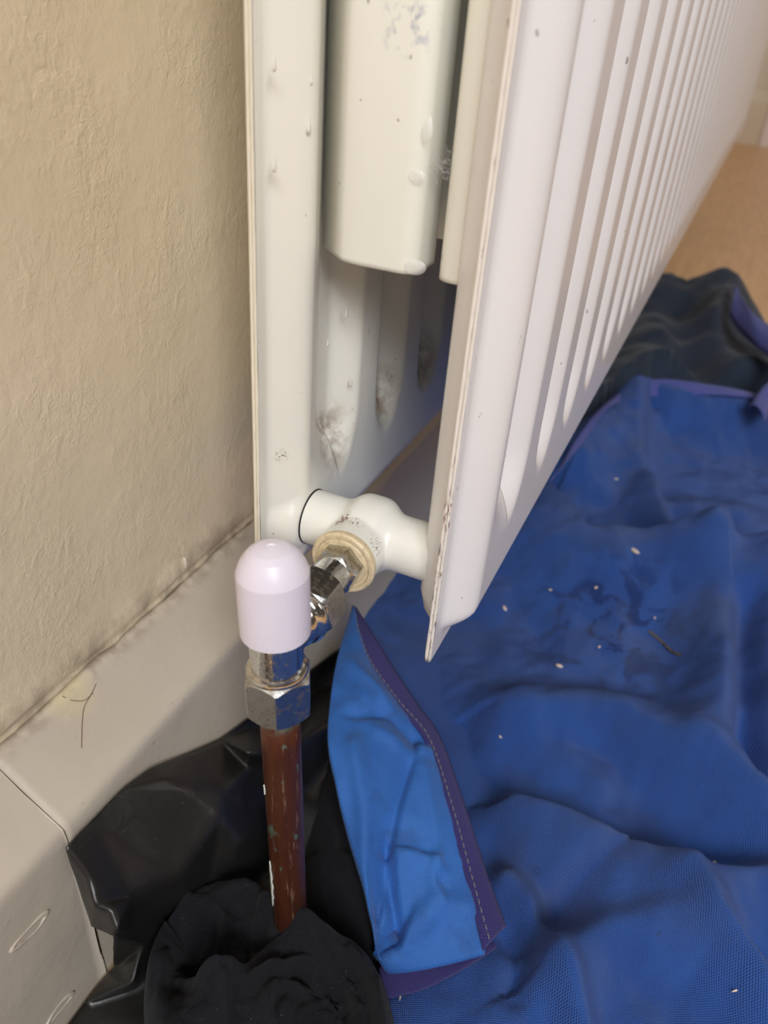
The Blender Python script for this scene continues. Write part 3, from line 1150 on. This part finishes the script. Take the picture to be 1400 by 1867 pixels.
# far hem along the crest at the back of the sheet
crest = np.array(px_line([(1004, 866), (1056, 800), (1108, 752), (1180, 716), (1290, 726), (1376, 732), (1440, 740)], .048))
hemE = resample([(x, y, sheet_z(x, y) + 0.004) for x, y in crest[::6]], 90)
hemF = resample([(x + 0.003, y - 0.014, sheet_z(x + 0.003, y - 0.014) + 0.003) for x, y in crest[::6]], 90)
strip('hem_binding', hemE, hemF, mh2.m, sheet)['label'] = 'purple binding along the far edge of the sheet'
mth = NT('grey_thread', srgb(140, 136, 134), 0.7).m
bm = bmesh.new()
path = hemA * 0.72 + hemB * 0.28
path[:, 2] += 0.0020
d = np.concatenate([[0], np.cumsum(np.linalg.norm(np.diff(path, axis=0), axis=1))])
tot = d[-1]
q = 0.0
while q + 0.0031 < tot:
    pp = [np.array([np.interp(q + f * 0.0031, d, path[:, k]) for k in range(3)]) for f in (0, .25, .5, .75, 1)]
    rings = []
    for i, p in enumerate(pp):
        tdir = Vector(pp[min(i + 1, 4)] - pp[max(i - 1, 0)]).normalized()
        sd = tdir.cross(Vector((0, 0, 1))).normalized()
        upv = sd.cross(tdir)
        r = (0.0001, 0.00022, 0.00025, 0.00022, 0.0001)[i]
        dzz = (-0.0007, 0, 0.0001, 0, -0.0007)[i]
        rings.append([bm.verts.new(Vector(p) + sd * (r * math.cos(a)) + upv * (r * math.sin(a) + dzz)) for a in np.linspace(0, 2 * math.pi, 7)[:-1]])
    for a, b in zip(rings[:-1], rings[1:]):
        for k in range(6):
            bm.faces.new((a[k], a[(k + 1) % 6], b[(k + 1) % 6], b[k]))
    q += 0.0037
stc = bm_obj('stitching', bm, mth, hem)
stc['kind'] = 'stuff'

# ---- heaps (rag, dark cloth)
def heap(name, outline, ridges, H, edge, step, m, z0=0.0, nz=0.002, nscale=40, thick=None, dips=()):
    P = np.array(outline)
    lo, hi = P.min(0) - step, P.max(0) + step
    gx, gy = np.arange(lo[0], hi[0], step), np.arange(lo[1], hi[1], step)
    X, Y = np.meshgrid(gx, gy)
    ins = inside(X, Y, outline)
    d, _, _ = seg_dist(X, Y, list(outline) + [outline[0]])
    t = np.clip(d / edge, 0, 1)
    rim = np.sqrt(np.clip(1 - (1 - t) ** 2, 0, 1))
    Z = H + ridges_h(X, Y, ridges) - ridges_h(X, Y, dips) + nz * fbm(X * nscale, Y * nscale, 3)
    Z = z0 + np.maximum(Z, 0.002) * rim
    return X, Y, Z, ins


BLK1, BLK2 = srgb(18, 19, 26), srgb(12, 13, 18)
mr = m_fabric('black_navy_rag', BLK1, BLK2, 0.0008, 0.5, weave=0.25, rough=0.9)
mr.b.inputs['Sheen Weight'].default_value = 0.04
mr.mix(mr.ramp(mr.noise(1400, 1), 0.795, 0.80), srgb(150, 150, 150))
out = px_line([(300, 2060), (262, 1900), (252, 1800), (262, 1730), (285, 1665), (325, 1618), (400, 1592), (455, 1592), (500, 1622), (545, 1665), (600, 1692), (655, 1712), (700, 1752), (724, 1820), (735, 1900), (715, 2040), (520, 2160)], 0.03)
RR = [
    (px_line([(280, 1860), (275, 1780), (295, 1700), (345, 1635), (420, 1605), (470, 1615), (530, 1680), (575, 1712)], .05), .015, .009, .006),
    (px_line([(262, 1850), (264, 1770), (292, 1690), (340, 1635)], .04), .006, .0022, .0022),
    (px_line([(455, 1700), (480, 1640), (505, 1650), (560, 1700)], .05), .008, .006, .003),
    (px_line([(400, 1770), (470, 1722), (545, 1700), (620, 1712), (680, 1755), (712, 1830), (720, 1900)], .055), .016, .010, .005),
    (px_line([(450, 1775), (520, 1738), (580, 1735), (630, 1760), (655, 1810), (660, 1880)], .055), .009, .0035, .0022),
    (px_line([(470, 1780), (530, 1757), (570, 1760), (600, 1790)], .05), .007, .0030, .0018),
    (px_line([(610, 1830), (625, 1790), (600, 1850), (560, 1880)], .05), .008, .004, .002),
    (px_line([(345, 1870), (400, 1830), (480, 1820), (540, 1850)], .045), .012, .012, .010),
    (px_line([(375, 1690), (395, 1670), (425, 1700), (435, 1730)], .04), .013, .004, .0025),
    (px_line([(392, 1708), (402, 1688), (415, 1722)], .04), .010, .0025, .002),
    (px_line([(355, 1640), (400, 1655), (450, 1665), (500, 1700)], .045), .007, .004, .0025),
    (px_line([(330, 1760), (360, 1790), (400, 1790)], .04), .008, .004, .0025),
    (px_line([(320, 1720), (350, 1718), (380, 1716)], .035), .008, .003, .002),
    (px_line([(370, 1800), (400, 1786), (425, 1790)], .04), .006, .0025, .0018),
    (px_line([(690, 1790), (700, 1850), (705, 1900)], .05), .006, .003, .002),
    (px_line([(640, 1730), (680, 1790), (690, 1867)], .05), .005, .002, .0016),
    (px_line([(560, 1712), (620, 1740), (660, 1800)], .055), .005, .002, .0016),
    (px_line([(410, 1867), (420, 1800), (440, 1780)], .045), .006, .003, .003),
    (px_line([(500, 1867), (490, 1820), (520, 1790), (560, 1800)], .045), .007, .003, .002),
]
DD = [
    (px_line([(345, 1720), (390, 1740), (440, 1745)], .03), .024, .013, .010),
    (px_line([(330, 1790), (345, 1740), (350, 1720)], .03), .010, .008, .006),
    (px_line([(620, 1800), (625, 1840), (600, 1870)], .04), .014, .005, .005),
    (px_line([(545, 1660), (560, 1650)], .03), .016, .007, .007),
    (px_line([(575, 1690), (620, 1700)], .04), .008, .003, .003),
]
Xr, Yr, Zr, ins = heap('rag', out, RR, 0.034, 0.014, 0.0006, mr.m, nz=0.0012, nscale=75, dips=DD)
cx, cy = at_z(600, 1850, .05)[:2]
rr, th = np.hypot(Xr - cx, Yr - cy), np.arctan2(Yr - cy, Xr - cx)
wp = 0.8 * fbm(Xr * 45, Yr * 45, 2)
cx2, cy2 = at_z(400, 1740, .03)[:2]
r2, t2 = np.hypot(Xr - cx2, Yr - cy2), np.arctan2(Yr - cy2, Xr - cx2)
mk = sstep(r2 - rr, 0.0, 0.02)
Zr = Zr + 0.0019 * mk * (np.abs(np.sin(rr * 520 + wp * 1.6 + th * 0.5)) - 0.6) * sstep(rr, 0.006, 0.014)
Zr = Zr + 0.0022 * (1 - mk) * (np.abs(np.sin(t2 * 3.0 + wp * 1.2 + r2 * 110)) - 0.6) * sstep(r2, 0.004, 0.02) * sstep(0.055 - r2, 0, 0.02)
def crease(x, y):
    return np.abs(vnoise(x + 0.9 * fbm(x * 0.7, y * 0.7 + 9, 2), y + 0.9 * fbm(x * 0.7 + 5, y * 0.7, 2)))


dr, _, _ = seg_dist(Xr, Yr, list(out) + [out[0]])
Zr = Zr + sstep(dr, 0.0, 0.008) * (0.0042 * np.minimum(crease(Xr * 60 + Yr * 25, Yr * 42 - Xr * 20), 0.45) + 0.0020 * np.minimum(crease(Xr * 120, Yr * 150 + 7), 0.4) - 0.0018)
Zr = np.maximum(Zr, 0.0025)
rag = field_obj('rag', Xr, Yr, Zr, ins, mr.m)
tag(rag, 'twisted black cotton rag bundled around the foot of the copper pipe', 'rag')
# the rag's loose tail running up behind the pipe
out = px_line([(540, 1680), (548, 1600), (560, 1500), (572, 1420), (580, 1340), (590, 1280), (640, 1300), (660, 1420), (690, 1560), (720, 1700), (690, 1745), (640, 1720), (590, 1700)], 0.012)
TR = [(px_line([(640, 1720), (610, 1600), (600, 1500), (600, 1420)], .02), .008, .007, .007),
      (px_line([(600, 1690), (585, 1620), (575, 1560)], .02), .008, .006, .004),
      (px_line([(672, 1715), (650, 1640), (635, 1560)], .02), .008, .006, .006)]
Xt, Yt, Zt, it = heap('tail', out, TR, 0.012, 0.010, 0.0012, mr.m, nz=0.002, nscale=50)
rt = field_obj('rag_tail', Xt, Yt, Zt, it, mr.m, rag)

# dark navy cloth heaped beyond the blue sheet
md = m_fabric('dark_navy_cloth', srgb(40, 50, 66), srgb(32, 40, 54), 0.0016, 0.3, weave=0.3, rough=0.9)
out = px_line([(900, 900), (960, 780), (1040, 640), (1130, 530), (1215, 478), (1262, 492), (1330, 494), (1360, 520), (1385, 565), (1460, 640), (1560, 700), (1430, 735), (1300, 760), (1150, 775), (1040, 850)], 0.03)
DR = [(px_line([(1215, 500), (1260, 520), (1340, 510), (1365, 560)], .06), .035, .05, .05),
      (px_line([(1215, 520), (1200, 600), (1160, 680), (1120, 740)], .05), .02, .04, .04),
      (px_line([(1290, 560), (1310, 620), (1360, 650)], .05), .025, .04, .03),
      (px_line([(1250, 640), (1230, 690), (1300, 720)], .05), .02, .03, .03),
      (px_line([(1330, 520), (1290, 590), (1220, 600)], .06), .02, .02, .03)]
DV = [(px_line([(1250, 620), (1270, 660), (1310, 690)], .04), .025, .03, .03),
      (px_line([(1235, 540), (1250, 580)], .04), .02, .03, .03)]
Xd, Yd, Zd, idd = heap('dark', out, DR, 0.030, 0.06, 0.004, md.m, nz=0.010, nscale=12, dips=DV)
ji = np.clip(np.round((Xd - xs[0]) / 0.0017).astype(int), 0, len(xs) - 1)
ii = np.clip(np.round((Yd - ysh[0]) / 0.0018).astype(int), 0, len(ysh) - 1)
Zd = np.where(keep[ii, ji], np.minimum(Zd, 0.010), Zd)
dk = field_obj('dark_cloth', Xd, Yd, Zd, idd, md.m)
tag(dk, 'dark navy cloth heaped on the wooden floor beyond the blue sheet', 'cloth')
# turned-up blue corner lying over the dark cloth
top = resample(lift([(1337, 525, .085), (1352, 560, .085), (1372, 585, .08), (1400, 600, .08), (1460, 620, .08)]), 40)
bot = resample(lift([(1330, 575, .075), (1345, 600, .07), (1375, 630, .07), (1400, 648, .07), (1460, 690, .07)]), 40)
sc_ = strip('turned_up_corner', top, bot, mh2.m, sheet, ncol=12, dome=0.012, lift_z=0)
sc_['label'] = 'violet hem corner turned up over the dark cloth'
tp2 = resample(lift([(1365, 745, .06), (1380, 720, .065), (1400, 700, .07), (1450, 670, .07)]), 30)
bt2 = resample(lift([(1392, 775, .055), (1402, 755, .055), (1420, 730, .06), (1470, 710, .06)]), 30)
strip('turned_up_corner', tp2, bt2, mh2.m, sheet, ncol=10, dome=0.008, lift_z=0)

# ------------------------------------------------------------------ black plastic sheeting
mp = NT('black_polythene', srgb(30, 29, 28), 0.40)
mp.b.inputs['Specular IOR Level'].default_value = 0.7
mp.bump(mp.noise(90, 3, dist=0.6), 0.25, 0.0015)
mp.mix(mp.ramp(mp.noise(1100, 1), 0.80, 0.805), srgb(120, 118, 112))
SK = 0.0335
n0 = np.array([0.085, 0, 0.071])
n0 /= np.linalg.norm(n0)
P0 = np.array([0.036, 0, 0.088])


def pl(u, v, off):
    p = at_plane(u, v, P0 + n0 * off * 0.0017, n0)
    if p[0] < SK:
        p = at_x(u, v, SK)
    if p[2] < 0.002:
        p = at_z(u, v, 0.002)
    return p


pts = [(117, 1545, 'w'), (165, 1498, 'w'), (220, 1440, 'w'), (272, 1402, 'w'), (345, 1372, 'w'), (400, 1348, 'w'), (450, 1324, 'w'), (520, 1300, 'w'), (580, 1250, 'w'), (620, 1180, 'w'),
       (142, 1615, 'w'), (166, 1688, 'w'), (205, 1706, 3), (212, 1690, 6), (200, 1660, 5), (172, 1648, 4), (160, 1600, 4), (300, 1420, 5), (340, 1440, 6), (405, 1446, 3), (452, 1400, -4), (450, 1372, 2), (398, 1490, 6), (438, 1530, 3),
       (425, 1568, 0), (320, 1604, 2), (240, 1634, 0), (470, 1440, -8), (490, 1500, -10), (505, 1570, -14), (470, 1590, -10), (380, 1600, -6), (540, 1450, -10), (560, 1340, -6), (600, 1390, -14), (640, 1300, -10), (660, 1180, -4),
       (205, 1762, 'w'), (240, 1700, -6), (150, 1832, 'w'), (95, 1908, 'w'), (40, 1985, 'w'), (240, 1790, -20), (260, 1720, -16), (330, 1680, -20), (300, 1900, 'f'), (250, 1800, 'f'), (200, 2000, 'f'), (660, 1500, 'f'), (640, 1650, 'f'), (560, 1650, 'f'), (450, 1700, 'f'), (520, 1380, -2), (700, 1250, 'f'), (300, 2300, 'f'), (-150, 2250, 'w'), (500, 2250, 'f'), (-600, 3600, 'w'), (300, 3700, 'f'), (850, 3500, 'f')]
C3 = []
for u, v, o_ in pts:
    C3.append(at_x(u, v, SK) if o_ == 'w' else (at_z(u, v, 0.0015) if o_ == 'f' else pl(u, v, o_)))
from mathutils.geometry import delaunay_2d_cdt
dv = delaunay_2d_cdt([Vector((u, -v)) for u, v, _ in pts], [], [], 0, 1e-6)
bm = bmesh.new()
bv = []
for i, c in enumerate(dv[0]):
    src = dv[3][i][0] if dv[3][i] else 0
    bv.append(bm.verts.new(C3[src]))
for f in dv[2]:
    tri = [pts[dv[3][k][0]] for k in f]
    cu, cv = sum(t[0] for t in tri) / 3, sum(t[1] for t in tri) / 3
    # leave the skirting free left of the sheet's edge
    if inside(np.array(cu), np.array(cv), [(100, 1545), (117, 1540), (220, 1435), (345, 1367), (450, 1318), (620, 1170), (680, 1160), (720, 1250), (680, 1700), (700, 1900), (1100, 3600), (400, 4000), (-900, 4000), (-320, 2400), (50, 1960), (200, 1765), (212, 1700), (160, 1700)]):
        bm.faces.new([bv[k] for k in f])
bmesh.ops.subdivide_edges(bm, edges=bm.edges[:], cuts=7, use_grid_fill=True)
for _ in range(1):
    bmesh.ops.smooth_vert(bm, verts=[v for v in bm.verts if not v.is_boundary], factor=0.5, use_axis_x=True, use_axis_y=True, use_axis_z=True)
for v in bm.verts:
    v.co += Vector(n0) * (0.0007 * mnoise.noise(v.co * 60) + 0.0003 * mnoise.noise(v.co * 190)) + Vector((0.0006, 0, 0.0004))
    v.co.z = max(v.co.z, 0.0008)
pls = bm_obj('plastic_sheet', bm, mp.m, None)
s = pls.modifiers.new('thickness', 'SOLIDIFY')
s.thickness = 0.0003
tag(pls, 'crumpled black plastic sheet tucked against the skirting behind the pipe', 'plastic sheet')

# ------------------------------------------------------------------ small things
# water drops on the fin of the radiator
mw = NT('water', (1, 1, 1, 1), 0.02)
mw.b.inputs['Alpha'].default_value = 0.22
mw.b.inputs['Specular IOR Level'].default_value = 1.0
for u, v, rx, rz, lab in ((780, 236, 0.0017, 0.0036, 'long water drop running down the white radiator fin'),
                          (760, 322, 0.0026, 0.0020, 'oval water drop below the long drop on the white radiator fin'),
                          (757, 488, 0.0036, 0.0024, 'water drop hanging at the bottom edge of the white radiator fin')):
    p = at_y(u, v, RY0 + 0.0180)
    bm = bmesh.new()
    bmesh.ops.create_uvsphere(bm, u_segments=24, v_segments=16, radius=1.0)
    for q in bm.verts:
        t = q.co.z
        w = 1.0 if rz < rx * 1.5 else (1 - 0.45 * max(t, 0) - 0.25 * max(-t, 0) ** 2)
        q.co = Vector((q.co.x * rx * w + (0.15 * t * rx), min(q.co.y, 0.25) * 0.0011 * w, t * rz))
    o = bm_obj('water_drop', bm, mw.m, None)
    o.location = p
    tag(o, lab, 'water drop')
# dust fluff caught in the gap between the fins
bm = bmesh.new()
rnd = random.Random(3)
c = at_y(812, 300, RY0 + 0.022)
for k in range(46):
    p = Vector(c) + Vector((rnd.gauss(0, .0012), rnd.gauss(0, .0014), rnd.gauss(0, .0017)))
    d = Vector((rnd.gauss(0, 1), rnd.gauss(0, 1), rnd.gauss(0, 1))).normalized()
    prev = None
    for i in range(6):
        r = 0.00006
        ring = [bm.verts.new(p + Vector((r * math.cos(a), r * math.sin(a), r * math.sin(a + 1)))) for a in (0, 2.1, 4.2)]
        if prev:
            for j in range(3):
                bm.faces.new((prev[j], prev[(j + 1) % 3], ring[(j + 1) % 3], ring[j]))
        prev = ring
        d = (d + Vector((rnd.gauss(0, .5), rnd.gauss(0, .5), rnd.gauss(0, .5)))).normalized()
        p = p + d * 0.0006
o = bm_obj('dust_fluff', bm, NT('grey_fluff', srgb(190, 188, 186), 0.9).m, None)
tag(o, 'grey tuft of dust fluff caught between the radiator fins', 'dust')

# bits of debris on the blue sheet
mfk = NT('paint_flake_white', srgb(226, 208, 192), 0.6).m
FLK = [(920, 1111, 9, 'pale paint flake on the blue sheet right of the front panel corner'),
       (1019, 1216, 10, 'pale pointed flake on the blue sheet beside the damp patch, lower of two'),
       (1086, 1073, 7, 'round white flake within the damp patch of the blue sheet'),
       (1156, 1006, 11, 'long white flake on the crest of the front blue fold'),
       (1003, 1077, 5, 'tiny flake on the blue sheet just left of the round white flake'),
       (1092, 1181, 5, 'tiny flake at the centre of the blue sheet right of the pointed flake'),
       (912, 1345, 5, 'tiny white bead on the dark blue hollow right of the purple hem'),
       (1123, 875, 6, 'tiny white flake on the rear blue slope near the back fold'),
       (1193, 1128, 5, 'tiny white flake on the blue sheet right of the damp patch'),
       (1302, 1573, 4, 'tiny crumb on the blue sheet in the lower fold valley'),
       (1342, 1807, 8, 'thin pale sliver on the woven blue cloth at the lower right'),
       (730, 1817, 7, 'thin pale sliver on the blue cloth beside the black rag')]
for i, (u, v, s_, lab) in enumerate(FLK):
    p = on_sheet(u, v)
    sz = s_ / 1453 * np.linalg.norm(p - CAM) * 0.55
    bm = bmesh.new()
    bmesh.ops.create_icosphere(bm, subdivisions=2, radius=1.0)
    lng = 1.9 if ('long' in lab or 'sliver' in lab) else 1.2
    for q in bm.verts:
        q.co = Vector((q.co.x * (0.7 if 'sliver' not in lab else 0.3), q.co.y * lng, q.co.z * 0.45)) * sz * (1 + 0.35 * mnoise.noise(q.co * 1.6 + Vector((i * 3, 0, 0))))
    o = bm_obj('paint_flake', bm, mfk, None, smooth=False)
    o.location = p + np.array([0, 0, 0.0006 + sz * 0.2])
    o.rotation_euler = (0.1, 0.1, 0.7 + i * 1.1)
    tag(o, lab, 'flake', 'pale flakes scattered on the blue sheet')

# twig-like straw on the sheet
def hair(name, pts, r, m, lab, cat):
    P = np.array(smooth_line(pts, 8))
    bm = bmesh.new()
    prev = None
    for i, p in enumerate(P):
        td = Vector(P[min(i + 1, len(P) - 1)] - P[max(i - 1, 0)]).normalized()
        a = td.orthogonal().normalized()
        b = td.cross(a)
        ring = [bm.verts.new(Vector(p) + a * r * math.cos(t) + b * r * math.sin(t)) for t in np.linspace(0, 2 * math.pi, 6)[:-1]]
        if prev:
            for k in range(5):
                bm.faces.new((prev[k], prev[(k + 1) % 5], ring[(k + 1) % 5], ring[k]))
        prev = ring
    o = bm_obj(name, bm, m, None)
    return tag(o, lab, cat)


mst = NT('straw_brown', srgb(96, 88, 78), 0.8).m
hair('straw', [tuple(on_sheet(u, v) + np.array([0, 0, 0.001])) for u, v in ((1183, 1153), (1205, 1172), (1225, 1190), (1242, 1198))], 0.0011, mst, 'short brown straw lying on the blue sheet right of the damp patch', 'straw')
bevel = lambda u, v: at_plane(u, v, np.array([0.0056, 0, 0.1316]), np.array([0.0195, 0, 0.0239]) / np.hypot(0.0195, 0.0239))
mhr = NT('brown_hair', srgb(120, 98, 74), 0.6).m
hair('hair', [tuple(bevel(u, v) + np.array([0.0006, 0, 0.0006])) for u, v in ((174, 1247), (165, 1266), (152, 1290), (148, 1320), (147, 1365))], 0.00013, mhr, 'long curved brown hair stuck on the sloping top of the skirting', 'hair')
hair('hair', [tuple(bevel(u, v) + np.array([0.0006, 0, 0.0006])) for u, v in ((112, 1270), (130, 1278), (152, 1278), (168, 1264))], 0.00012, mhr, 'short brown hair lying across the yellow filler patch of the skirting', 'hair')
bm = bmesh.new()
bmesh.ops.create_icosphere(bm, subdivisions=3, radius=1.0)
for q in bm.verts:
    q.co = Vector((q.co.x * 0.0022, q.co.y * 0.0013, q.co.z * 0.0034)) * (1 + 0.3 * mnoise.noise(q.co * 1.5))
o = bm_obj('filler_blob', bm, M_SKIRT, None)
o.location = at_x(336, 1026, 0.0008)
tag(o, 'small blob of old filler stuck on the wall above the skirting', 'filler blob')
